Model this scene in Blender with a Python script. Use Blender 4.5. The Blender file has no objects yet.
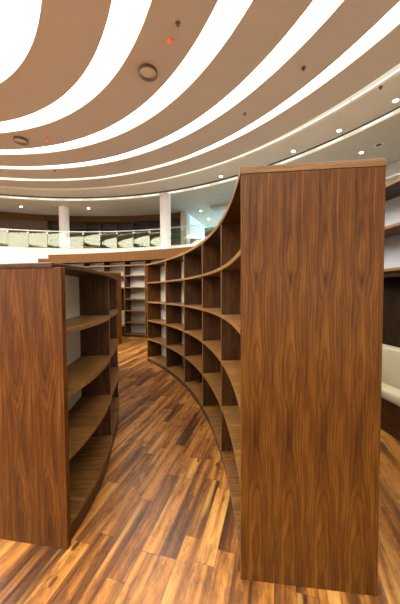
import bpy, math, random
from mathutils import Vector, Matrix

random.seed(7)
S = bpy.context.scene
COL = S.collection
R = math.radians
CX, CY = -6.5, 1.6            # common centre of the curved bookcases, balcony and upper wall
CEIL = 6.8                    # ceiling height
UP = 4.15                     # upper floor height


# ------------------------------------------------------------------ materials
def new_mat(name):
    m = bpy.data.materials.new(name)
    m.use_nodes = True
    nt = m.node_tree
    nt.nodes.clear()
    return m, nt


class NT:
    def __init__(s, nt):
        s.nt = nt

    def n(s, kind, **kw):
        nd = s.nt.nodes.new(kind)
        for k, v in kw.items():
            setattr(nd, k, v)
        return nd

    def l(s, a, b):
        s.nt.links.new(a, b)

    def val(s, sock, v):
        if hasattr(v, 'bl_idname') or hasattr(v, 'is_output'):
            s.l(v, sock)
        else:
            sock.default_value = v

    def math(s, op, a, b=None, c=None):
        nd = s.n('ShaderNodeMath', operation=op)
        s.val(nd.inputs[0], a)
        if b is not None:
            s.val(nd.inputs[1], b)
        if c is not None:
            s.val(nd.inputs[2], c)
        return nd.outputs[0]

    def xyz(s, x, y, z):
        nd = s.n('ShaderNodeCombineXYZ')
        for i, v in enumerate((x, y, z)):
            s.val(nd.inputs[i], v)
        return nd.outputs[0]

    def noise(s, vec, scale=1.0, detail=2.0, rough=0.5):
        nd = s.n('ShaderNodeTexNoise')
        s.l(vec, nd.inputs['Vector'])
        nd.inputs['Scale'].default_value = scale
        nd.inputs['Detail'].default_value = detail
        nd.inputs['Roughness'].default_value = rough
        return nd.outputs['Fac']

    def ramp(s, fac, stops):
        nd = s.n('ShaderNodeValToRGB')
        e = nd.color_ramp.elements
        while len(e) < len(stops):
            e.new(0.5)
        for i, (p, c) in enumerate(stops):
            e[i].position = p
            e[i].color = (*c, 1)
        s.l(fac, nd.inputs[0])
        return nd.outputs[0]

    def mix(s, fac, a, b, mode='MIX'):
        nd = s.n('ShaderNodeMix', data_type='RGBA', blend_type=mode)
        s.val(nd.inputs[0], fac)
        for i, v in ((6, a), (7, b)):
            if isinstance(v, tuple):
                nd.inputs[i].default_value = (*v, 1)
            else:
                s.l(v, nd.inputs[i])
        return nd.outputs[2]

    def out(s, color, rough=0.4, spec=0.5, metal=0.0, bump=None, coat=0.0):
        p = s.n('ShaderNodeBsdfPrincipled')
        if isinstance(color, tuple):
            p.inputs['Base Color'].default_value = (*color, 1)
        else:
            s.l(color, p.inputs['Base Color'])
        s.val(p.inputs['Roughness'], rough)
        p.inputs['Specular IOR Level'].default_value = spec
        p.inputs['Metallic'].default_value = metal
        p.inputs['Coat Weight'].default_value = coat
        p.inputs['Coat Roughness'].default_value = 0.15
        if bump is not None:
            b = s.n('ShaderNodeBump')
            b.inputs['Strength'].default_value = 0.15
            b.inputs['Distance'].default_value = 0.002
            s.l(bump, b.inputs['Height'])
            s.l(b.outputs[0], p.inputs['Normal'])
        o = s.n('ShaderNodeOutputMaterial')
        s.l(p.outputs[0], o.inputs[0])


def plain(name, color, rough=0.5, spec=0.5, metal=0.0, speck=0.03):
    m, nt = new_mat(name)
    N = NT(nt)
    tc = N.n('ShaderNodeTexCoord')
    f = N.noise(tc.outputs['Object'], 3.0, 3.0)
    d = tuple(c * (1 - speck) for c in color)
    u = tuple(min(1, c * (1 + speck)) for c in color)
    N.out(N.mix(f, d, u), rough, spec, metal)
    return m


def emis(name, color, strength):
    m, nt = new_mat(name)
    N = NT(nt)
    e = N.n('ShaderNodeEmission')
    e.inputs[0].default_value = (*color, 1)
    e.inputs[1].default_value = strength
    o = N.n('ShaderNodeOutputMaterial')
    N.l(e.outputs[0], o.inputs[0])
    return m


def wood(name, dark, mid, light, flitch=None, rough=0.35, rings=7.0, spec=0.5, per_obj=True, fibre=0.35, eyes=(), fscale=190.0):
    """Walnut veneer: UV in metres, grain runs along V. flitch = width of the repeated veneer leaf."""
    m, nt = new_mat(name)
    N = NT(nt)
    uv = N.n('ShaderNodeUVMap')
    sp = N.n('ShaderNodeSeparateXYZ')
    N.l(uv.outputs[0], sp.inputs[0])
    u, v = sp.outputs[0], sp.outputs[1]
    oi = N.n('ShaderNodeObjectInfo')
    seed = N.math('MULTIPLY', oi.outputs['Random'], 37.0) if per_obj else 3.3
    fl = flitch or 0.21
    leaf = N.math('FLOOR', N.math('DIVIDE', u, fl))
    t = N.math('SUBTRACT', N.math('MULTIPLY', N.math('FRACT', N.math('DIVIDE', u, fl)), 2.0), 1.0)
    lseed = N.math('MULTIPLY', leaf, 0.035 if flitch else 5.1)
    sd = N.math('ADD', seed, lseed)
    # gently wandering leaf centre
    wob = N.noise(N.xyz(N.math('MULTIPLY', v, 1.1), sd, 1.7), 1.0, 2.0)
    tw = N.math('ADD', t, N.math('MULTIPLY', N.math('SUBTRACT', wob, 0.5), 0.45))
    fine = N.noise(N.xyz(N.math('MULTIPLY', tw, 2.4), N.math('MULTIPLY', v, 3.4), sd), 1.0, 4.0, 0.6)
    big = N.noise(N.xyz(sd, N.math('MULTIPLY', v, 1.5), 4.2), 1.0, 2.0)
    fld = N.math('ADD', N.math('MULTIPLY', N.math('POWER', N.math('ABSOLUTE', tw), 1.5), 0.62),
                 N.math('ADD', N.math('MULTIPLY', big, 1.2), N.math('MULTIPLY', fine, 0.26)))
    ring = N.math('PINGPONG', N.math('MULTIPLY', fld, rings), 1.0)
    ring2 = N.math('PINGPONG', N.math('MULTIPLY', fld, rings * 3.1), 1.0)
    ringc = N.math('ADD', N.math('MULTIPLY', ring, 0.45), N.math('MULTIPLY', N.math('POWER', ring2, 2.5), 0.75))
    fib = N.noise(N.xyz(N.math('MULTIPLY', u, fscale), N.math('MULTIPLY', v, 4.0), seed), 1.0, 3.0, 0.6)
    strk = N.noise(N.xyz(N.math('MULTIPLY', tw, 7.0), N.math('MULTIPLY', v, 0.9), sd), 1.0, 3.0, 0.6)
    patch = N.noise(N.xyz(N.math('MULTIPLY', tw, 1.6), N.math('MULTIPLY', v, 3.2), N.math('ADD', sd, 9.0)), 1.0, 3.0, 0.6)
    f = N.math('ADD', N.math('MULTIPLY', ringc, 0.34), N.math('MULTIPLY', fib, fibre))
    f = N.math('ADD', f, N.math('MULTIPLY', N.math('SUBTRACT', strk, 0.5), 0.6))
    f = N.math('ADD', f, N.math('MULTIPLY', N.math('SUBTRACT', patch, 0.5), 0.75))
    f = N.math('ADD', f, 0.10)
    for (ev, et, sv, st, amp) in eyes:          # dark eyes in the middle of each veneer leaf
        dv = N.math('DIVIDE', N.math('SUBTRACT', v, ev), sv)
        dt = N.math('DIVIDE', N.math('SUBTRACT', tw, et), st)
        g = N.math('ADD', N.math('MULTIPLY', dv, dv), N.math('MULTIPLY', dt, dt))
        f = N.math('ADD', f, N.math('MULTIPLY', N.math('EXPONENT', N.math('MULTIPLY', g, -1.0)), amp))
    c = N.ramp(f, [(0.14, light), (0.42, mid), (0.86, dark)])
    N.out(c, rough, spec, 0.0, bump=fib)
    return m


def floor_mat():
    m, nt = new_mat('walnut_plank_floor')
    N = NT(nt)
    tc = N.n('ShaderNodeTexCoord')
    mp = N.n('ShaderNodeMapping')
    mp.inputs['Rotation'].default_value = (0, 0, R(16.0))
    N.l(tc.outputs['Object'], mp.inputs[0])
    sp = N.n('ShaderNodeSeparateXYZ')
    N.l(mp.outputs[0], sp.inputs[0])
    a, v = sp.outputs[0], sp.outputs[1]
    W = 0.104
    row = N.math('FLOOR', N.math('DIVIDE', a, W))
    fr = N.math('FRACT', N.math('DIVIDE', a, W))
    wn = N.n('ShaderNodeTexWhiteNoise', noise_dimensions='1D')
    N.l(row, wn.inputs['W'])
    rnd = wn.outputs['Value']
    length = N.math('ADD', 0.5, N.math('MULTIPLY', N.math('FRACT', N.math('MULTIPLY', rnd, 7.31)), 0.5))
    vs = N.math('DIVIDE', N.math('ADD', v, N.math('MULTIPLY', rnd, 13.0)), length)
    cell = N.math('FLOOR', vs)
    fv = N.math('FRACT', vs)
    w2 = N.n('ShaderNodeTexWhiteNoise', noise_dimensions='2D')
    N.l(N.xyz(row, cell, 0.0), w2.inputs['Vector'])
    pid = w2.outputs['Value']
    pz = N.math('MULTIPLY', pid, 61.0)
    # grain inside a plank: cathedral lines + fibres
    wob = N.noise(N.xyz(N.math('MULTIPLY', v, 2.0), pz, 0.0), 1.0, 2.0)
    t = N.math('ADD', N.math('SUBTRACT', fr, 0.5), N.math('MULTIPLY', N.math('SUBTRACT', wob, 0.5), 1.2))
    n1 = N.noise(N.xyz(N.math('MULTIPLY', t, 1.6), N.math('MULTIPLY', v, 3.0), pz), 1.0, 3.0)
    fld = N.math('ADD', N.math('MULTIPLY', N.math('MULTIPLY', t, t), 1.2), N.math('MULTIPLY', n1, 1.6))
    ring = N.math('POWER', N.math('FRACT', N.math('MULTIPLY', fld, 6.0)), 2.0)
    fib = N.noise(N.xyz(N.math('MULTIPLY', a, 230.0), N.math('MULTIPLY', v, 7.0), pz), 1.0, 2.0)
    streak = N.noise(N.xyz(N.math('MULTIPLY', a, 22.0), N.math('MULTIPLY', v, 1.1), pz), 1.0, 2.0)
    tone = N.math('ADD', N.math('MULTIPLY', pid, 0.50), N.math('MULTIPLY', N.math('SUBTRACT', streak, 0.5), 1.5))
    tone = N.math('ADD', tone, N.math('MULTIPLY', ring, -0.16))
    tone = N.math('ADD', tone, N.math('MULTIPLY', N.math('SUBTRACT', fib, 0.5), 0.35))
    tone = N.math('ADD', tone, 0.25)
    c = N.ramp(tone, [(0.0, (0.035, 0.011, 0.003)), (0.25, (0.105, 0.037, 0.008)), (0.55, (0.262, 0.099, 0.018)),
                      (0.8, (0.38, 0.160, 0.031)), (1.0, (0.50, 0.255, 0.06))])
    fig = N.noise(N.xyz(N.math('MULTIPLY', a, 14.0), N.math('MULTIPLY', v, 5.0), pz), 1.0, 4.0, 0.65)
    c = N.mix(N.ramp(fig, [(0.50, (0, 0, 0)), (0.68, (0.8, 0.8, 0.8))]), c, (0.065, 0.021, 0.005))
    sap = N.noise(N.xyz(N.math('MULTIPLY', a, 13.0), N.math('MULTIPLY', v, 0.8), N.math('ADD', pz, 17.0)), 1.0, 1.5)
    c = N.mix(N.ramp(sap, [(0.62, (0, 0, 0)), (0.70, (0.55, 0.55, 0.55))]), c, (0.50, 0.275, 0.072))
    # small dark knots
    vo = N.n('ShaderNodeTexVoronoi')
    N.l(N.xyz(N.math('MULTIPLY', a, 9.0), N.math('MULTIPLY', v, 3.6), 0.0), vo.inputs['Vector'])
    vo.inputs['Scale'].default_value = 1.0
    kn = N.math('LESS_THAN', vo.outputs['Distance'], N.math('MULTIPLY', pid, 0.13))
    c = N.mix(N.math('MULTIPLY', kn, 0.8), c, (0.03, 0.012, 0.006))
    # joints
    e1 = N.math('LESS_THAN', N.math('MINIMUM', fr, N.math('SUBTRACT', 1.0, fr)), 0.010)
    e2 = N.math('LESS_THAN', N.math('MINIMUM', fv, N.math('SUBTRACT', 1.0, fv)), 0.0022)
    c = N.mix(N.math('MULTIPLY', N.math('MAXIMUM', e1, e2), 0.7), c, (0.04, 0.016, 0.008))
    rg = N.math('ADD', 0.26, N.math('MULTIPLY', streak, 0.14))
    N.out(c, rg, 0.5, 0.0, bump=fib)
    return m


def fluted_mat():
    m, nt = new_mat('fluted_walnut')
    N = NT(nt)
    uv = N.n('ShaderNodeUVMap')
    sp = N.n('ShaderNodeSeparateXYZ')
    N.l(uv.outputs[0], sp.inputs[0])
    v = sp.outputs[1]
    st = N.math('FRACT', N.math('MULTIPLY', v, 9.0))
    gr = N.math('LESS_THAN', st, 0.16)
    fib = N.noise(N.xyz(N.math('MULTIPLY', sp.outputs[0], 4.0), N.math('MULTIPLY', v, 60.0), 0.0), 1.0, 2.0)
    c = N.mix(fib, (0.150, 0.064, 0.015), (0.085, 0.034, 0.008))
    c = N.mix(N.math('MULTIPLY', gr, 0.45), c, (0.03, 0.011, 0.003))
    N.out(c, 0.6, 0.12)
    return m


def glass_mat():
    m, nt = new_mat('balustrade_glass')
    N = NT(nt)
    tr = N.n('ShaderNodeBsdfTransparent')
    tr.inputs[0].default_value = (0.93, 0.96, 0.93, 1)
    gl = N.n('ShaderNodeBsdfGlossy')
    gl.inputs['Roughness'].default_value = 0.02
    gl.inputs[0].default_value = (1.0, 1.0, 0.74, 1)
    fr = N.n('ShaderNodeFresnel')
    fr.inputs[0].default_value = 1.5
    fac = N.math('MULTIPLY', fr.outputs[0], 0.85)
    mx = N.n('ShaderNodeMixShader')
    N.l(fac, mx.inputs[0])
    N.l(tr.outputs[0], mx.inputs[1])
    N.l(gl.outputs[0], mx.inputs[2])
    o = N.n('ShaderNodeOutputMaterial')
    N.l(mx.outputs[0], o.inputs[0])
    return m


DK, MD, LT = (0.022, 0.0055, 0.0008), (0.080, 0.0265, 0.0028), (0.140, 0.054, 0.006)
DB, MB_, LB = (0.022, 0.005, 0.0008), (0.078, 0.0235, 0.0025), (0.145, 0.051, 0.006)
M = dict(
    floor=floor_mat(),
    veneer=wood('walnut_veneer_panel', DK, MD, LT, flitch=0.16, rough=0.38, rings=5.0, spec=0.2, per_obj=False,
                eyes=((1.53, 0.0, 0.05, 0.16, 0.3), (1.78, -0.1, 0.07, 0.2, 0.2), (1.25, 0.0, 0.13, 0.3, -0.2), (0.55, 0.1, 0.2, 0.3, 0.08))),
    veneer_b=wood('walnut_veneer_low_panel', DB, MB_, LB, flitch=0.19, rough=0.38, rings=5.0, spec=0.2, per_obj=True),
    wood=wood('walnut_boards_shaded', (0.016, 0.0055, 0.0018), (0.048, 0.0175, 0.0045), (0.095, 0.038, 0.008), rough=0.42, spec=0.25),  # same walnut, darkened to stand in for shade inside the cases
    shelf=wood('walnut_shelf_boards_lit', (0.065, 0.025, 0.006), (0.19, 0.084, 0.020), (0.36, 0.17, 0.042), rough=0.36, spec=0.4, fibre=0.75, fscale=75.0),  # same walnut, lighter: glancing light on shelf tops put into the colour
    edge=wood('walnut_edge_band', (0.075, 0.032, 0.009), (0.16, 0.076, 0.022), (0.24, 0.125, 0.037), rough=0.42, spec=0.3),
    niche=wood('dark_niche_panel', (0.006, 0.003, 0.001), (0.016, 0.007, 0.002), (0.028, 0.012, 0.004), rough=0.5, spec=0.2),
    grey_back=plain('grey_back_board', (0.36, 0.37, 0.385), 0.6),
    flute=fluted_mat(),
    upper=wood('dark_walnut_panelling', (0.045, 0.019, 0.008), (0.09, 0.041, 0.017), (0.13, 0.063, 0.029), rough=0.5),
    back=plain('pale_back_board', (0.50, 0.46, 0.38), 0.6),
    ceil=plain('ceiling_paint', (0.46, 0.385, 0.295), 0.8, 0.2),
    ceilw=plain('outer_ceiling_paint', (0.56, 0.515, 0.42), 0.8, 0.2),
    reveal=plain('light_slot_reveal', (0.86, 0.82, 0.66), 0.6, 0.3),
    white=plain('white_wall_paint', (0.90, 0.91, 0.90), 0.7, 0.3),
    grey=plain('pale_grey_paint', (0.50, 0.50, 0.50), 0.7, 0.3),
    cream=plain('cream_upholstery', (0.46, 0.40, 0.26), 0.6, 0.3),
    dark=plain('slot_shade', (0.03, 0.02, 0.012), 0.6),  # shade of the unlit outermost slot, put into the colour
    bronze=plain('dark_bronze', (0.10, 0.075, 0.045), 0.5),
    steel=plain('brushed_steel', (0.62, 0.62, 0.60), 0.3, 0.5, 0.8),
    beige=plain('beige_plastic', (0.60, 0.52, 0.40), 0.5),
    orange=plain('orange_plastic', (0.85, 0.16, 0.03), 0.45),
    black=plain('black_laminate', (0.02, 0.018, 0.018), 0.4),
    greyf=plain('grey_fabric', (0.30, 0.30, 0.31), 0.8),
    blue=plain('blue_grey_fabric', (0.30, 0.48, 0.58), 0.8),
    glass=glass_mat(),
    strip=emis('light_box_diffuser', (1.0, 0.96, 0.88), 4.2),
    disc=emis('central_light_diffuser', (1.0, 0.97, 0.91), 4.2),
    cove=emis('cove_tube_light', (1.0, 0.90, 0.66), 0.30),
    tube=emis('tube_lamp', (1.0, 0.93, 0.76), 0.6),
    spot=emis('downlight_lens', (1.0, 0.97, 0.9), 14.0),
)


# ------------------------------------------------------------------ mesh helpers
class MB:
    """Collects faces with UVs (in metres, grain along V) and links them as ONE mesh object."""

    def __init__(s, edge=0):
        s.v, s.f, s.uv, s.mi = [], [], [], []
        s.edge = edge          # material slot of the exposed long edges

    def quad(s, pts, uvs, mi=0):
        b = len(s.v)
        s.v += [tuple(p) for p in pts]
        s.f.append(tuple(range(b, b + len(pts))))
        s.uv += list(uvs)
        s.mi.append(mi)

    def hexa(s, P, uv_u, uv_v):
        """P: 8 points (bottom 4, top 4, same order), generic solid; UV by two axis vectors."""
        U, V = Vector(uv_u), Vector(uv_v)
        Wv = U.cross(V)
        for idx in ((3, 2, 1, 0), (4, 5, 6, 7), (0, 1, 5, 4), (1, 2, 6, 5), (2, 3, 7, 6), (3, 0, 4, 7)):
            pts = [Vector(P[i]) for i in idx]
            n = (pts[1] - pts[0]).cross(pts[2] - pts[0])
            n = n.normalized() if n.length > 0 else n
            if abs(n.dot(V)) > 0.8:
                uvs = [(p.dot(U), p.dot(Wv)) for p in pts]
            elif abs(n.dot(U)) > 0.8:
                uvs = [(p.dot(Wv), p.dot(V)) for p in pts]
            else:
                uvs = [(p.dot(U), p.dot(V)) for p in pts]
            s.quad(pts, uvs)

    def sector(s, r0, r1, a0, a1, z0, z1, n=12, bulge0=0.0, bulge1=0.0, c=None, grain='arc'):
        """Solid curved board. a0/a1 in degrees, each a number or (at r0, at r1)."""
        cx, cy = c or (CX, CY)
        a0 = a0 if isinstance(a0, tuple) else (a0, a0)
        a1 = a1 if isinstance(a1, tuple) else (a1, a1)
        rm = (r0 + r1) / 2
        ring = []
        for i in range(n + 1):
            t = i / n
            k = math.sin(math.pi * t) ** 0.8 if 0 < t < 1 else 0
            row = []
            for r, j, bl in ((r0, 0, bulge0), (r1, 1, bulge1)):
                a = R(a0[j] + (a1[j] - a0[j]) * t)
                rr = r + (bl(t) if callable(bl) else bl * k)
                row.append((cx + rr * math.cos(a), cy + rr * math.sin(a), rr, a * rm))
            ring.append(row)
        G = grain == 'arc'
        for i in range(n):
            (p0, q0), (p1, q1) = ring[i], ring[i + 1]

            def P(p, z):
                return (p[0], p[1], z)

            def uv(p, w, arc):
                return (w, arc) if G else (arc, w)
            s.quad([P(p0, z1), P(q0, z1), P(q1, z1), P(p1, z1)], [uv(p0, p0[2], p0[3]), uv(q0, q0[2], q0[3]), uv(q1, q1[2], q1[3]), uv(p1, p1[2], p1[3])])
            s.quad([P(p1, z0), P(q1, z0), P(q0, z0), P(p0, z0)], [uv(p1, p1[2], p1[3]), uv(q1, q1[2], q1[3]), uv(q0, q0[2], q0[3]), uv(p0, p0[2], p0[3])])
            s.quad([P(p1, z0), P(p0, z0), P(p0, z1), P(p1, z1)], [uv(0, z0, p1[3]), uv(0, z0, p0[3]), uv(0, z1, p0[3]), uv(0, z1, p1[3])], s.edge)
            s.quad([P(q0, z0), P(q1, z0), P(q1, z1), P(q0, z1)], [uv(0, z0, q0[3]), uv(0, z0, q1[3]), uv(0, z1, q1[3]), uv(0, z1, q0[3])], s.edge)
        if abs(a1[0] - a0[0]) < 359.9:
            for (p, q), fl in ((ring[0], 0), (ring[-1], 1)):
                pts = [(p[0], p[1], z0), (q[0], q[1], z0), (q[0], q[1], z1), (p[0], p[1], z1)]
                uvs = [(z0, 0), (z0, r1 - r0), (z1, r1 - r0), (z1, 0)]
                if fl:
                    pts.reverse()
                    uvs.reverse()
                s.quad(pts, uvs, s.edge)

    def radial(s, ang_at, thick, r0, r1, z0, z1, shift=0.0, c=None):
        """Upright board along a radius. ang_at = (deg at r0, deg at r1); shift moves it along the arc."""
        cx, cy = c or (CX, CY)
        p = Vector((cx + r0 * math.cos(R(ang_at[0])), cy + r0 * math.sin(R(ang_at[0])), 0))
        q = Vector((cx + r1 * math.cos(R(ang_at[1])), cy + r1 * math.sin(R(ang_at[1])), 0))
        d = (q - p).normalized()
        t = Vector((-d.y, d.x, 0))
        a, b = t * shift, t * (shift + thick)
        P = []
        for z in (z0, z1):
            for w in (p + a, q + a, q + b, p + b):
                P.append((w.x, w.y, z))
        Z = Vector((0, 0, 1))
        # UV measured from the board's own front edge
        base = len(s.uv)
        s.hexa(P, d, Z)
        off = p.dot(d)
        for i in range(base, len(s.uv)):
            s.uv[i] = (s.uv[i][0] - off, s.uv[i][1])
        s.mi[-1] = s.mi[-3] = s.edge

    def box(s, x0, x1, y0, y1, z0, z1):
        P = [(x, y, z) for z in (z0, z1) for x, y in ((x0, y0), (x1, y0), (x1, y1), (x0, y1))]
        s.hexa(P, (1, 0, 0), (0, 0, 1))

    def lathe(s, cx, cy, prof, n=24, mi=0):
        """Revolve a closed-at-axis profile [(r, z), ...]."""
        for i in range(n):
            a, b = 2 * math.pi * i / n, 2 * math.pi * (i + 1) / n
            for (ra, za), (rb, zb) in zip(prof, prof[1:]):
                pts = [(cx + ra * math.cos(a), cy + ra * math.sin(a), za), (cx + ra * math.cos(b), cy + ra * math.sin(b), za),
                       (cx + rb * math.cos(b), cy + rb * math.sin(b), zb), (cx + rb * math.cos(a), cy + rb * math.sin(a), zb)]
                if ra < 1e-6:
                    pts = [pts[0], pts[2], pts[3]]
                elif rb < 1e-6:
                    pts = [pts[0], pts[1], pts[2]]
                s.quad(pts, [(p[2], ra * a) for p in pts], mi)

    def annulus(s, inner, outer, z0, z1, n=160):
        """Solid flat band between two (possibly eccentric) circles (cx, cy, r); inner None = full disc."""
        for i in range(n):
            a, b = 2 * math.pi * i / n, 2 * math.pi * (i + 1) / n

            def pt(c, t):
                return (c[0] + c[2] * math.cos(t), c[1] + c[2] * math.sin(t))
            oa, ob = pt(outer, a), pt(outer, b)
            if inner:
                ia, ib = pt(inner, a), pt(inner, b)
            else:
                ia = ib = outer[:2]
            for z, flip in ((z0, True), (z1, False)):
                pts = [(*ia, z), (*oa, z), (*ob, z)] + ([(*ib, z)] if inner else [])
                if flip:
                    pts.reverse()
                s.quad(pts, [(p[0], p[1]) for p in pts])
            s.quad([(*oa, z0), (*ob, z0), (*ob, z1), (*oa, z1)], [(0, 0)] * 4)
            if inner:
                s.quad([(*ib, z0), (*ia, z0), (*ia, z1), (*ib, z1)], [(0, 0)] * 4)

    def build(s, name, mat, parent=None, smooth=False, bevel=0.0, origin=None):
        if parent is not None:
            o = Vector(parent['_base']) if '_base' in parent else Vector((0, 0, 0))
        else:
            o = Vector(origin) if origin else Vector((0, 0, 0))
        me = bpy.data.meshes.new(name)
        me.from_pydata([tuple(Vector(p) - o) for p in s.v], [], s.f)
        ul = me.uv_layers.new(name='UVMap')
        for i, uv in enumerate(s.uv):
            ul.data[i].uv = uv
        mats = mat if isinstance(mat, (list, tuple)) else [mat]
        for m in mats:
            me.materials.append(m)
        for i, p in enumerate(me.polygons):
            p.material_index = s.mi[i]
            p.use_smooth = smooth
        import bmesh
        bm = bmesh.new()
        bm.from_mesh(me)
        bmesh.ops.remove_doubles(bm, verts=bm.verts, dist=1e-5)
        if bevel:
            ed = [e for e in bm.edges if len(e.link_faces) == 2 and e.calc_face_angle(0) > 0.9]
            bmesh.ops.bevel(bm, geom=ed, offset=bevel, segments=3 if bevel > 0.01 else 1, affect='EDGES', profile=0.5)
            if bevel > 0.01:
                for f in bm.faces:
                    f.smooth = True
        bmesh.ops.recalc_face_normals(bm, faces=bm.faces)
        bm.to_mesh(me)
        bm.free()
        ob = bpy.data.objects.new(name, me)
        COL.objects.link(ob)
        if parent is not None:
            ob.parent = parent
        else:
            ob.location = o
        return ob


def tag(o, label, cat, group=None):
    o['label'] = label
    o['category'] = cat
    if group:
        o['group'] = group
    return o


def thing(name, label, cat, loc, group=None):
    o = bpy.data.objects.new(name, None)
    COL.objects.link(o)
    o.empty_display_size = 0.1
    o.location = loc
    o['_base'] = tuple(loc)
    return tag(o, label, cat, group)


def struct(o):
    o['kind'] = 'structure'
    return o


def pol(r, a, z=0.0):
    return (CX + r * math.cos(R(a)), CY + r * math.sin(R(a)), z)


# ------------------------------------------------------------------ shell
b = MB()
N_ = 96
b.quad([(CX + 14.5 * math.cos(2 * math.pi * i / N_), CY + 14.5 * math.sin(2 * math.pi * i / N_), 0) for i in range(N_)],
       [(0, 0)] * N_)
struct(b.build('floor', M['floor']))

b = MB()
b.sector(14.4, 14.6, 0, 360, 0, UP, 144)
struct(b.build('wall_lower', M['white']))
b = MB()
b.sector(14.6, 25.6, 0, 360, UP - 0.2, UP, 144)
struct(b.build('floor_upper', M['grey']))
b = MB()                                    # upper wall, with the wide opening to the daylight lounge left out
b.sector(17.36, 17.5, 70.6, 360 + 45, UP, CEIL, 140)
struct(b.build('wall_upper', M['grey']))
b = MB()
b.sector(16.95, 17.36, 70.6, 72.0, UP, CEIL, 3)
struct(b.build('wall_pier', M['ceilw']))
b = MB()                                    # panelled stretch of the upper wall, far left
b.sector(17.1, 17.36, 103.3, 122, UP, 6.40, 30, grain='z')
struct(b.build('wall_panelling', M['upper']))
b = MB()
b.sector(17.05, 17.36, 103.3, 122, 6.40, CEIL, 30)
struct(b.build('trim_1', M['flute']))

# ceiling: eccentric soffit rings with luminous slots between them
H_ = CEIL - 1.473


def circ(c, grow=0.0):
    return (c[0] * H_, c[1] * H_, (c[2] + grow) * H_)


# edges of the luminous disc and of the slots, outwards, in units of the height above the eye
RINGS = [(-1.4276, 0.3269, 1.0816), (-1.4303, 0.3153, 1.2965), (-1.4284, 0.2608, 1.4392), (-1.4136, 0.2458, 1.6381),
         (-1.3676, 0.2376, 1.7068), (-1.3525, 0.2371, 1.8861), (-1.3461, 0.1719, 2.0019), (-1.3051, 0.2319, 2.1245),
         (-1.3448, 0.1071, 2.2883), (-1.3012, 0.1474, 2.4207), (-1.2922, 0.1077, 2.4915), (-1.2689, 0.05, 2.7449),
         (-1.3102, 0.0859, 2.8216)]
DEPTH = 0.13
for i in range(6):
    b = MB()
    b.annulus(circ(RINGS[2 * i]), circ(RINGS[2 * i + 1]), CEIL, CEIL + DEPTH)
    struct(b.build('ceiling', M['ceil'] if i < 5 else M['ceilw']))
inner = circ(RINGS[12])
b = MB()
b.annulus(inner, (CX, CY, 25.6), CEIL, CEIL + DEPTH, 192)
struct(b.build('ceiling', M['ceilw']))
b = MB()
b.annulus(None, (CX, CY, 25.6), CEIL + DEPTH + 0.06, CEIL + DEPTH + 0.2)
struct(b.build('ceiling_slab', M['reveal']))

b = MB()
b.annulus(None, circ(RINGS[0], 0.01), CEIL + DEPTH, CEIL + DEPTH + 0.04, 120)
tag(b.build('ceiling_light', M['disc']), 'large round white luminous ceiling panel, innermost of the ceiling lights', 'ceiling light')
names = ['first curved white light strip outside the round luminous ceiling panel',
         'second curved white light strip out from the round luminous ceiling panel',
         'third curved white light strip out from the round luminous ceiling panel',
         'fourth curved white light strip out, thinner, with cream inner edge',
         'fifth curved light strip, thin and cream, inside the downlights']
for i in range(4):
    b = MB()
    b.annulus(circ(RINGS[2 * i + 1], -0.01), circ(RINGS[2 * i + 2], 0.01), CEIL + DEPTH, CEIL + DEPTH + 0.04)
    tag(b.build('ceiling_light', M['strip']), names[i], 'ceiling light', 'curved ceiling light strips')


def tubes(root, c, a0, a1, step, length, z):
    """Fluorescent tubes laid end to end with gaps along the outer side of a slot."""
    n = int((a1 - a0) / step)
    for k in range(n):
        a = a0 + k * step
        b = MB()
        b.sector(c[2] - 0.05, c[2] - 0.022, a, a + length, z, z + 0.028, 3, c=(c[0], c[1]))
        b.build('tube_lamp', M['tube'], root)


c5 = circ(RINGS[10])
t = thing('ceiling_light', names[4], 'ceiling light', (c5[0], c5[1], CEIL), 'curved ceiling light strips')
b = MB()
b.annulus(circ(RINGS[9], -0.01), circ(RINGS[10], 0.01), CEIL + DEPTH, CEIL + DEPTH + 0.04)
b.build('diffuser', M['cove'], t)
tubes(t, c5, 0, 128, 6.5, 6.3, CEIL + 0.06)

# outermost slot: unlit top painted dark for shade, light running along its outer edge
t = thing('ceiling_light', 'outermost thin curved cove light with a dark shadow line, beyond the downlights', 'ceiling light',
          (circ(RINGS[11])[0], circ(RINGS[11])[1], CEIL), 'curved ceiling light strips')
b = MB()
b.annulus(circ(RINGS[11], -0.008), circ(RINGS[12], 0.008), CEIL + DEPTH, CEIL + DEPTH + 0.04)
b.build('slot_top', M['dark'], t)
b = MB()
b.annulus(circ(RINGS[12], -0.009), circ(RINGS[12], -0.001), CEIL + 0.005, CEIL + DEPTH - 0.02)
b.build('diffuser', M['cove'], t)
tubes(t, circ(RINGS[12], -0.010), 2, 128, 5.8, 3.4, CEIL + 0.02)

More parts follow.
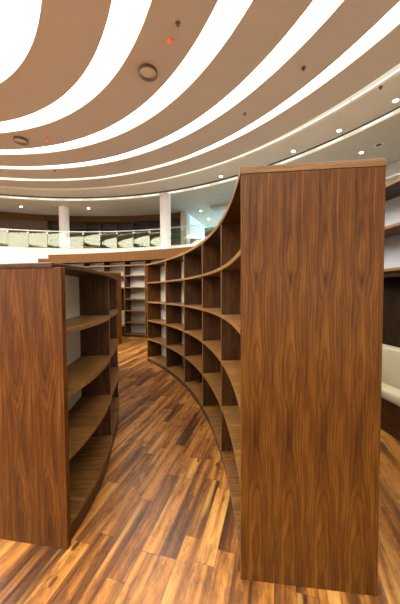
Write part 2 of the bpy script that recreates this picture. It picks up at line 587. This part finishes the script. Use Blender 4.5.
# daylight lounge behind the opening
b = MB()
b.radial((70.8, 70.8), 0.14, 17.45, 25.2, UP, CEIL)
struct(b.build('wall_lounge_left', M['white']))
b = MB()
b.radial((44.8, 44.8), 0.14, 17.45, 25.2, UP, CEIL)
struct(b.build('wall_lounge_right', M['white']))
b = MB()
b.sector(25.2, 25.5, 43, 72.5, UP, UP + 0.5, 20)
struct(b.build('wall_lounge_sill', M['white']))
b = MB()
b.sector(25.2, 25.5, 43, 72.5, CEIL - 0.25, CEIL, 20)
struct(b.build('wall_lounge_head', M['white']))
wa = [45.3, 49.5, 53.7, 57.9, 62.1, 66.3, 70.5]
for i in range(6):
    b = MB()
    b.sector(25.25, 25.4, wa[i], wa[i] + 0.25, UP + 0.5, CEIL - 0.25, 2)
    b.sector(25.25, 25.4, wa[i + 1] - 0.25, wa[i + 1], UP + 0.5, CEIL - 0.25, 2)
    w = struct(b.build('window_%d' % (i + 1), M['white']))
    g = MB()
    g.sector(25.3, 25.31, wa[i] + 0.25, wa[i + 1] - 0.25, UP + 0.5, CEIL - 0.25, 4)
    gm = bpy.data.materials.get('window_glass')
    if not gm:
        gm, nt = new_mat('window_glass')
        NN = NT(nt)
        tr = NN.n('ShaderNodeBsdfTransparent')
        oo = NN.n('ShaderNodeOutputMaterial')
        NN.l(tr.outputs[0], oo.inputs[0])
    go = g.build('window_pane', gm)
    go.parent = w
    am = (wa[i] + wa[i + 1]) / 2
    ld = bpy.data.lights.new('daylight', 'AREA')
    ld.shape = 'RECTANGLE'
    ld.size, ld.size_y = 1.75, 1.85
    ld.energy = 45
    ld.color = (0.46, 0.80, 1.0)
    lo = bpy.data.objects.new('daylight', ld)
    COL.objects.link(lo)
    lo.location = pol(25.18, am, UP + 1.45)
    dirv = Vector((CX, CY, UP + 1.7)) - lo.location
    lo.rotation_euler = dirv.to_track_quat('-Z', 'Y').to_euler()
b = MB()
b.sector(16.5, 17.1, 58.2, 64.2, CEIL - 0.16, CEIL - 0.002, 8)
struct(b.build('beam', M['ceil']))

# columns
b = MB()
b.lathe(*pol(13.75, 70.3)[:2], [(0.29, 0), (0.29, CEIL)], 40)
struct(b.build('column', M['white'], smooth=True))
b = MB()
b.lathe(*pol(15.2, 97.4)[:2], [(0.29, UP), (0.29, CEIL)], 40)
struct(b.build('column', M['white'], smooth=True))

# ------------------------------------------------------------------ bookcases
def bookcase(label, r0, r1, bays, levels, zt, plinth, a0, a1, top_t=0.045, double=True, name='bookcase', group=None, c=None,
             crown=0.0, slot=0.0, bench=(), bulge=0.0, mats=None, front='in', panel_mat=None, setback=0.0,
             shelf_t=0.03, niche=1.64, top_bulge=0.0, rmid=None, end_t=0.035, crown_over=0.02):
    """bays: list of angles; levels: shelf heights; a0/a1: (angle at r0, angle at r1) for the end panels."""
    mm = dict(board=M['wood'], shelf=M['shelf'], edge=M['edge'], panel=M['veneer'], back=M['back'], crown=M['flute'])
    if mats:
        mm.update(mats)
    am = (bays[0] + bays[-1]) / 2
    rm = rmid or (r0 + r1) / 2
    cc = c or (CX, CY)
    base = (cc[0] + rm * math.cos(R(am)), cc[1] + rm * math.sin(R(am)), levels[0] - plinth)
    z0 = base[2]
    root = thing(name, label, 'bookcase', base, group)
    n = len(bays) - 1
    zb = zt - top_t                               # underside of the top board
    deg = lambda d, r: math.degrees(d / r)
    # end panels
    b = MB()
    b.radial(a0, end_t, r0, r1, z0, zb, 0.0, c=cc)
    b.build('end_panel', panel_mat or mm['panel'], root, bevel=0.002)
    b = MB()
    b.radial(a1, end_t, r0, r1, z0, zb, -end_t, c=cc)
    b.build('end_panel', panel_mat or mm['panel'], root, bevel=0.002)
    # top board
    b = MB(1)
    b.sector(r0 - (0 if front == 'out' else 0.004), r1 + 0.004, a0, a1, zb, zt, 14 * n, bulge0=0,
             bulge1=(lambda t: -0.055 * max(0.0, 1 - t * n * 4)) if front == 'out' else 0, c=cc)
    b.build('top_board', [mm['board'], mm['board'] if front == 'out' else mm['edge']], root, bevel=0.003)
    zc = zb
    if slot:                                      # open slot with stub posts under a fluted crown
        b = MB()
        b.sector(r0 - 0.004, r1, a0, a1, zt + slot, zt + slot + crown, 14 * n, c=cc)
        b.build('crown', mm['crown'], root)
        for i in range(n + 1):
            b = MB()
            b.radial((bays[i], bays[i]), 0.03, r0 + 0.01, r1, zt, zt + slot, -0.015, c=cc)
            b.build('post', mm['board'], root)
        b = MB()
        b.sector(r1 - 0.03, r1 - 0.005, a0, a1, zt, zt + slot, 14 * n, c=cc)
        b.build('slot_back', mm['back'], root)
    elif crown:
        b = MB()
        b.sector(r0 - crown_over, r1, a0, a1, zt, zt + crown, 14 * n, c=cc)
        b.build('crown', mm['crown'], root)
    # plinth
    b = MB()
    ea = (a0[0] + deg(end_t, r0), a0[1] + deg(end_t, r1))
    eb = (a1[0] - deg(end_t, r0), a1[1] - deg(end_t, r1))
    b.sector(r0 + (0.012 if front == 'in' else 0.03), r1 - 0.012, ea, eb, z0, levels[0] - 0.03, 14 * n,
             bulge1=(lambda t: bulge * math.sin(math.pi * t * n) if t * n < 1 else 0.0) if front == 'out' else 0, c=cc)
    b.build('plinth', mm['board'], root)
    # dividers
    for i in range(1, n):
        b = MB(1)
        b.radial((bays[i], bays[i]), 0.028, r0 + (0.002 if front == 'in' else 0.0), r1 - setback - 0.002, levels[0], zb, -0.014, c=cc)
        b.build('divider', [mm['board'], mm['edge']], root, bevel=0.0015)
    def at(tp, r):
        return tp[0] + (tp[1] - tp[0]) * (r - r0) / (r1 - r0)

    # backs and shelves
    for i in range(n):
        g0, g1 = deg(0.0145, r0), deg(0.0145, r1)
        s0 = ea if i == 0 else (bays[i] + g0, bays[i] + g1)
        s1 = eb if i == n - 1 else (bays[i + 1] - g0, bays[i + 1] - g1)

        def sec(mb, ra, rb, za, zb_, nn, **kw):
            mb.sector(ra, rb, (at(s0, ra), at(s0, rb)), (at(s1, ra), at(s1, rb)), za, zb_, nn, **kw, c=cc)
        isb = i in bench
        b = MB()
        if double:
            sec(b, rm - 0.008, rm + 0.008, levels[0], zb, 8)
        else:
            sec(b, r1 - 0.02, r1 - 0.004, niche if isb else levels[0], zb, 8)
        b.build('back_panel', mm['back'], root)
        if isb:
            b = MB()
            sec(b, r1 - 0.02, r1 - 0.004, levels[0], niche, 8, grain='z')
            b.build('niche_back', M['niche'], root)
        for k, z in enumerate(levels):
            if isb and z < niche - 0.1:
                continue
            b = MB(1)
            st = shelf_t
            f0 = r0 + (0.0 if front == 'in' else 0.02)
            lo, hi = f0, r1 - (0.004 if double else 0.03)
            sec(b, lo, hi, z - st, z, 12, grain='rad', bulge0=0, bulge1=bulge if (front == 'out' and i == 0) else 0)
            b.build('shelf', [mm['shelf'], mm['edge']], root, bevel=0.002)
        if isb:
            b = MB()
            sec(b, r0 + 0.01, r1 - 0.03, levels[0] - 0.03, z0 + 0.335, 12)
            b.build('bench_base', M['wood'], root, bevel=0.004)
    return root


def cushions(r0, r1, s0, s1, where, c=None):
    cc = c or (CX, CY)
    mid = R((s0 + s1) / 2)
    pd = math.degrees(0.02 / r0) + 0.06
    b = MB()
    b.sector(r0 - 0.01, r1 - 0.19, s0 + pd, s1 - pd, 0.336, 0.45, 14, c=cc)
    o = b.build('seat_cushion', M['cream'], origin=(cc[0] + (r0 + 0.1) * math.cos(mid), cc[1] + (r0 + 0.1) * math.sin(mid), 0.336), bevel=0.03)
    tag(o, 'cream padded seat cushion on the bench %s' % where, 'cushion', 'bench seat cushions')
    b = MB()
    b.sector(r1 - 0.185, r1 - 0.03, s0 + pd, s1 - pd, 0.336, 0.85, 14, c=cc)
    o = b.build('back_cushion', M['cream'], origin=(cc[0] + (r1 - 0.1) * math.cos(mid), cc[1] + (r1 - 0.1) * math.sin(mid), 0.336), bevel=0.03)
    tag(o, 'cream padded backrest cushion standing against the niche %s' % where, 'cushion', 'bench back cushions')


# the tall curved double-sided case on the right of the aisle
TALL = [0.10, 0.50, 0.895, 1.285, 1.69]
bookcase('tall curved walnut bookcase with five rows of empty pigeonholes on the right of the aisle',
         6.708, 7.360, [-2.54, 5.5, 13.4, 21.2, 29.0, 36.9], TALL, 2.08, 0.10, (-2.54, -2.93), (36.9, 36.9), front='in', top_t=0.036)
# next case on the same ring, beyond the gap
bookcase('walnut bookcase seen end-on beyond the far end of the low bookcase',
         6.72, 7.355, [54.8, 62.7, 70.6, 78.5], TALL, 2.06, 0.10, (54.8, 54.8), (78.5, 78.5), front='in', panel_mat=M['veneer_b'])
# the low case on the left of the aisle
bookcase('low curved walnut bookcase with bowed shelves on the left of the aisle',
         5.15, 5.735, [-1.37, 8.6, 18.0, 27.4, 36.4], [0.135, 0.525, 0.895, 1.268], 1.643, 0.135, (-0.5, -1.37), (36.4, 36.4),
         top_t=0.028, front='out', bulge=0.028, setback=0.015, rmid=5.455, panel_mat=M['veneer_b'])
# wall cases under the balcony
WALL = [0.10, 0.49, 0.88, 1.27, 1.66, 2.05]
FC = (-7.08, -5.66)                             # the far wall case bends more gently
bays = [57.72 + 2.97 * i for i in range(9)] + [83.6]
BENCH = 5
bookcase('tall curved wall bookcase with fluted wooden crown under the balcony',
         15.2, 15.57, bays, WALL, 2.40, 0.10, (57.72, 57.72), (83.6, 83.6), top_t=0.04, double=False, slot=0.135, crown=0.30,
         bench=(BENCH,), c=FC)
cushions(15.2, 15.57, bays[BENCH], bays[BENCH + 1], 'in the far wall bookcase', c=FC)
bookcase('wall bookcase end stepping out behind the left end of the far curved wall bookcase',
         9.6, 9.97, [82.0, 87.0, 91.9], WALL, 2.50, 0.10, (82.0, 82.0), (91.9, 91.9), top_t=0.04, double=False, slot=0.13, crown=0.30)
bookcase('wall bookcase with bench niche partly hidden behind the tall end panel on the right',
         8.5, 8.87, [-12.0, -2.0, 2.5, 15.5, 21.0], [0.10, 0.50, 0.90, 1.30, 1.71, 2.145], 2.58, 0.10, (-12.0, -12.0), (21.0, 21.0), top_t=0.04, double=False, bench=(2,),
         mats=dict(back=M['grey_back']))
cushions(8.5, 8.87, 2.5, 15.5, 'behind the tall end panel on the right')

# upper floor wall bookcase
ub = [72.2, 76.3, 80.1, 83.8, 87.6, 91.4, 95.1, 98.9, 103.1]
UL = [UP + 0.1 + 0.345 * i for i in range(7)]
bookcase('dark wall bookcase with fluted crown on the upper floor behind the glass balustrade', 17.0, 17.34, ub, UL, 6.44, 0.10,
         (72.2, 72.2), (103.1, 103.1), top_t=0.03, double=False, crown=CEIL - 6.44 - 0.004,
         mats=dict(back=M['black'], edge=M['upper'], board=M['upper'], shelf=M['upper'], panel=M['upper']))

# ------------------------------------------------------------------ glass balustrade
t = thing('glass_balustrade', 'frameless glass balustrade with thin steel handrail along the curved balcony edge', 'balustrade', pol(14.47, 70, UP))
STEP = 4.08
angs = [18.6 + STEP * i for i in range(25)]
for i in range(24):
    a, c = angs[i], angs[i + 1]
    tilt = random.uniform(-0.012, 0.012)
    yaw = random.uniform(-0.010, 0.010)
    p = Vector(pol(14.47 + yaw, a + 0.04))
    q = Vector(pol(14.47 - yaw, c - 0.04))
    d = (q - p).normalized()
    nrm = Vector((d.y, -d.x, 0))
    b = MB()
    P = []
    for z, o in ((UP + 0.0, 0.0), (UP + 0.97, tilt)):
        for w in (p, q, q + nrm * 0.012, p + nrm * 0.012):
            P.append((w.x + nrm.x * o, w.y + nrm.y * o, z))
    b.hexa(P, d, (0, 0, 1))
    gp = b.build('glass_panel', M['glass'], t)
    gp['_base'] = t['_base']
    b = MB()
    b.sector(14.44, 14.50, angs[i] - 0.18, angs[i] + 0.18, UP + 0.84, UP + 0.93, 2)
    b.build('clamp', M['steel'], gp)
b = MB()
b.sector(14.44, 14.49, angs[0], angs[-1], UP + 0.985, UP + 1.025, 120)
b.build('handrail', M['steel'], t)

# furniture glimpsed in the lounge
b = MB()
b.sector(18.0, 18.5, 65.2, 67.7, UP, UP + 1.72, 4)
tag(b.build('cabinet', M['black'], bevel=0.01, origin=pol(18.25, 66.45, UP)),
    'tall black cabinet on the upper floor behind the glass, half hidden by the tall bookcase', 'cabinet')


def armchair(r, a, mat, label):
    x, y, z = pol(r, a, UP)
    t = thing('armchair', label, 'armchair', (x, y, z), 'lounge armchairs')
    for nm, bx in (('seat', (-0.26, 0.26, -0.30, 0.22, 0.10, 0.44)), ('backrest', (-0.36, 0.36, 0.22, 0.36, 0.08, 0.78)),
                   ('arm', (-0.36, -0.26, -0.30, 0.22, 0.06, 0.60)), ('arm', (0.26, 0.36, -0.30, 0.22, 0.06, 0.60))):
        b = MB()
        b.box(x + bx[0], x + bx[1], y + bx[2], y + bx[3], z + bx[4], z + bx[5])
        b.build(nm, mat, t, bevel=0.03)
    for sx in (-0.3, 0.3):
        for sy in (-0.24, 0.30):
            b = MB()
            b.lathe(x + sx, y + sy, [(0.0, z), (0.02, z), (0.025, z + 0.11)], 10)
            b.build('leg', M['black'], t)


armchair(16.5, 67.8, M['greyf'], 'low grey armchair behind the glass balustrade, just right of the white column')
armchair(17.4, 67.1, M['blue'], 'low blue armchair behind the glass balustrade, next to the grey one')

# ------------------------------------------------------------------ ceiling fittings
def diffuser(r, a, label):
    x, y, _ = pol(r, a)
    t = thing('air_diffuser', label, 'ceiling vent', (x, y, CEIL), 'round ceiling air diffusers')
    b = MB()
    b.lathe(x, y, [(0.222, CEIL - 0.001), (0.222, CEIL - 0.075), (0.212, CEIL - 0.078), (0.206, CEIL - 0.07), (0.206, CEIL - 0.004)], 40)
    rg = b.build('ring', M['bronze'], t)
    rg['_base'] = t['_base']
    for i in range(22):
        q = 2 * math.pi * i / 22
        c, s = math.cos(q), math.sin(q)
        b = MB()
        P = []
        for z in (CEIL - 0.066, CEIL - 0.012):
            for rr, w in ((0.190, -0.009), (0.207, -0.009), (0.207, 0.009), (0.190, 0.009)):
                P.append((x + rr * c - w * s, y + rr * s + w * c, z))
        b.hexa(P, (c, s, 0), (0, 0, 1))
        b.build('fin', M['beige'], rg)
    b = MB()
    b.lathe(x, y, [(0.0, CEIL - 0.012), (0.188, CEIL - 0.012), (0.19, CEIL - 0.001)], 40)
    b.build('disc', M['beige'], t)


diffuser(7.24, 43.2, 'round slotted air diffuser on the ceiling near the orange tag, above the aisle')
diffuser(7.78, 87.7, 'round slotted air diffuser on the ceiling at far left, above the balcony view')


def octa(r, a, label):
    x, y, _ = pol(r, a)
    b = MB()
    zc_, h, w = CEIL - 0.085, 0.08, 0.07
    for i in range(4):
        q0, q1 = R(a + 45 + 90 * i), R(a + 135 + 90 * i)
        p0 = (x + w * math.cos(q0), y + w * math.sin(q0), zc_)
        p1 = (x + w * math.cos(q1), y + w * math.sin(q1), zc_)
        b.quad([p0, p1, (x, y, zc_ + h)], [(0, 0)] * 3)
        b.quad([p1, p0, (x, y, zc_ - h)], [(0, 0)] * 3)
    b.lathe(x, y, [(0.006, zc_ + h - 0.01), (0.006, CEIL)], 8)
    tag(b.build('ceiling_tag', M['orange'], origin=(x, y, CEIL)), label, 'ceiling tag', 'orange ceiling tags')


octa(7.19, 34.8, 'small orange diamond-shaped tag hanging from the ceiling, larger one, above the aisle')
octa(7.75, 80.2, 'tiny orange diamond-shaped tag hanging from the ceiling at far left')


def downlight(r, a, label, lit=True, rad=0.062):
    x, y, _ = pol(r, a)
    t = thing('downlight' if lit else 'ceiling_vent', label, 'downlight' if lit else 'ceiling vent', (x, y, CEIL), 'ceiling downlights' if lit else None)
    b = MB()
    b.lathe(x, y, [(rad, CEIL - 0.001), (rad * 1.28, CEIL - 0.006), (rad * 1.3, CEIL - 0.001)], 28)
    b.build('trim_ring', M['white'], t)
    b = MB()
    b.lathe(x, y, [(0.0, CEIL - 0.004), (rad, CEIL - 0.004), (rad, CEIL - 0.001)], 28)
    b.build('lens' if lit else 'grille', M['spot'] if lit else M['bronze'], t)
    if lit:
        ld = bpy.data.lights.new('downlight_beam', 'SPOT')
        ld.energy = 110
        ld.spot_size = R(95)
        ld.spot_blend = 0.6
        ld.shadow_soft_size = 0.08
        ld.color = (1.0, 0.93, 0.8)
        lo = bpy.data.objects.new('lamp', ld)
        COL.objects.link(lo)
        lo.parent = t
        lo.location = (0, 0, -0.02)


for r_, a_, lab in ((13.41, 26.5, 'round downlight beyond the fifth light strip, furthest right of its row'),
                    (13.33, 33.4, 'round downlight above the right corner of the tall end panel, inside the cove'),
                    (13.26, 40.6, 'round downlight above the left half of the tall end panel, inside the cove'),
                    (13.09, 55.1, 'small round downlight just left of the tall end panel top, inside the cove'),
                    (15.43, 34.5, 'round downlight outside the cove line, just above the tall end panel'),
                    (15.23, 91.8, 'round downlight over the balcony, just right of the left column'),
                    (15.55, 106.8, 'round downlight over the balcony, left of the left column'),
                    (17.23, 67.5, 'round downlight in the bluish lounge ceiling right of the white column'),
                    (19.20, 68.1, 'tiny round downlight deeper in the bluish lounge ceiling')):
    downlight(r_, a_, lab)
downlight(15.40, 32.2, 'small dark round ceiling vent near the top right of the tall end panel', lit=False, rad=0.11)


def sprinkler(r, a, label, mat='bronze'):
    x, y, _ = pol(r, a)
    b = MB()
    b.lathe(x, y, [(0.05, CEIL), (0.05, CEIL - 0.01), (0.015, CEIL - 0.012), (0.015, CEIL - 0.05), (0.03, CEIL - 0.055), (0.0, CEIL - 0.06)], 16)
    tag(b.build('sprinkler', M[mat], origin=(x, y, CEIL)), label, 'sprinkler', 'ceiling sprinklers')


for r_, a_, lab in ((7.19, 32.1, 'small ceiling sprinkler right beside the larger orange tag'),
                    (10.19, 39.5, 'small ceiling sprinkler between the second and third light strips, above the tall bookcase'),
                    (10.23, 28.5, 'small ceiling sprinkler between the third and fourth light strips at upper right'),
                    (10.09, 88.8, 'small ceiling sprinkler among the light strips at far left'),
                    (12.50, 26.0, 'small ceiling sprinkler between the outer light strips at far right')):
    sprinkler(r_, a_, lab)
sprinkler(15.17, 59.2, 'small orange-brown sprinkler outside the cove, left of the tall end panel', 'orange')

# ------------------------------------------------------------------ world, camera, view
w = bpy.data.worlds.new('sky')
S.world = w
w.use_nodes = True
bg = w.node_tree.nodes['Background']
bg.inputs[0].default_value = (0.75, 0.90, 1.0, 1)
bg.inputs[1].default_value = 0.5

cam = bpy.data.cameras.new('camera')
co = bpy.data.objects.new('camera', cam)
COL.objects.link(co)
F_PX, HZ, ROLL = 264.2, 292.4, -0.005
cam.sensor_fit = 'VERTICAL'
cam.sensor_height = 24.0
cam.lens = 24.0 * F_PX / 604.0
tp = math.atan2(302 - HZ, F_PX)
fw = Vector((0, math.cos(tp), -math.sin(tp)))
r0 = Vector((1, 0, 0))
u0 = Vector((0, math.sin(tp), math.cos(tp)))
c_, s_ = math.cos(ROLL), math.sin(ROLL)
rt = r0 * c_ + u0 * s_
up = u0 * c_ - r0 * s_
mt = Matrix((rt, up, -fw)).transposed().to_4x4()
mt.translation = Vector((0, 0, 1.473))
co.matrix_world = mt
cam.clip_start = 0.02
S.camera = co

for o in bpy.data.objects:
    if '_base' in o:
        del o['_base']

S.view_settings.view_transform = 'Standard'
S.view_settings.look = 'None'
S.view_settings.gamma = 1.0
S.view_settings.exposure = 1.5
S.cycles.use_denoising = True
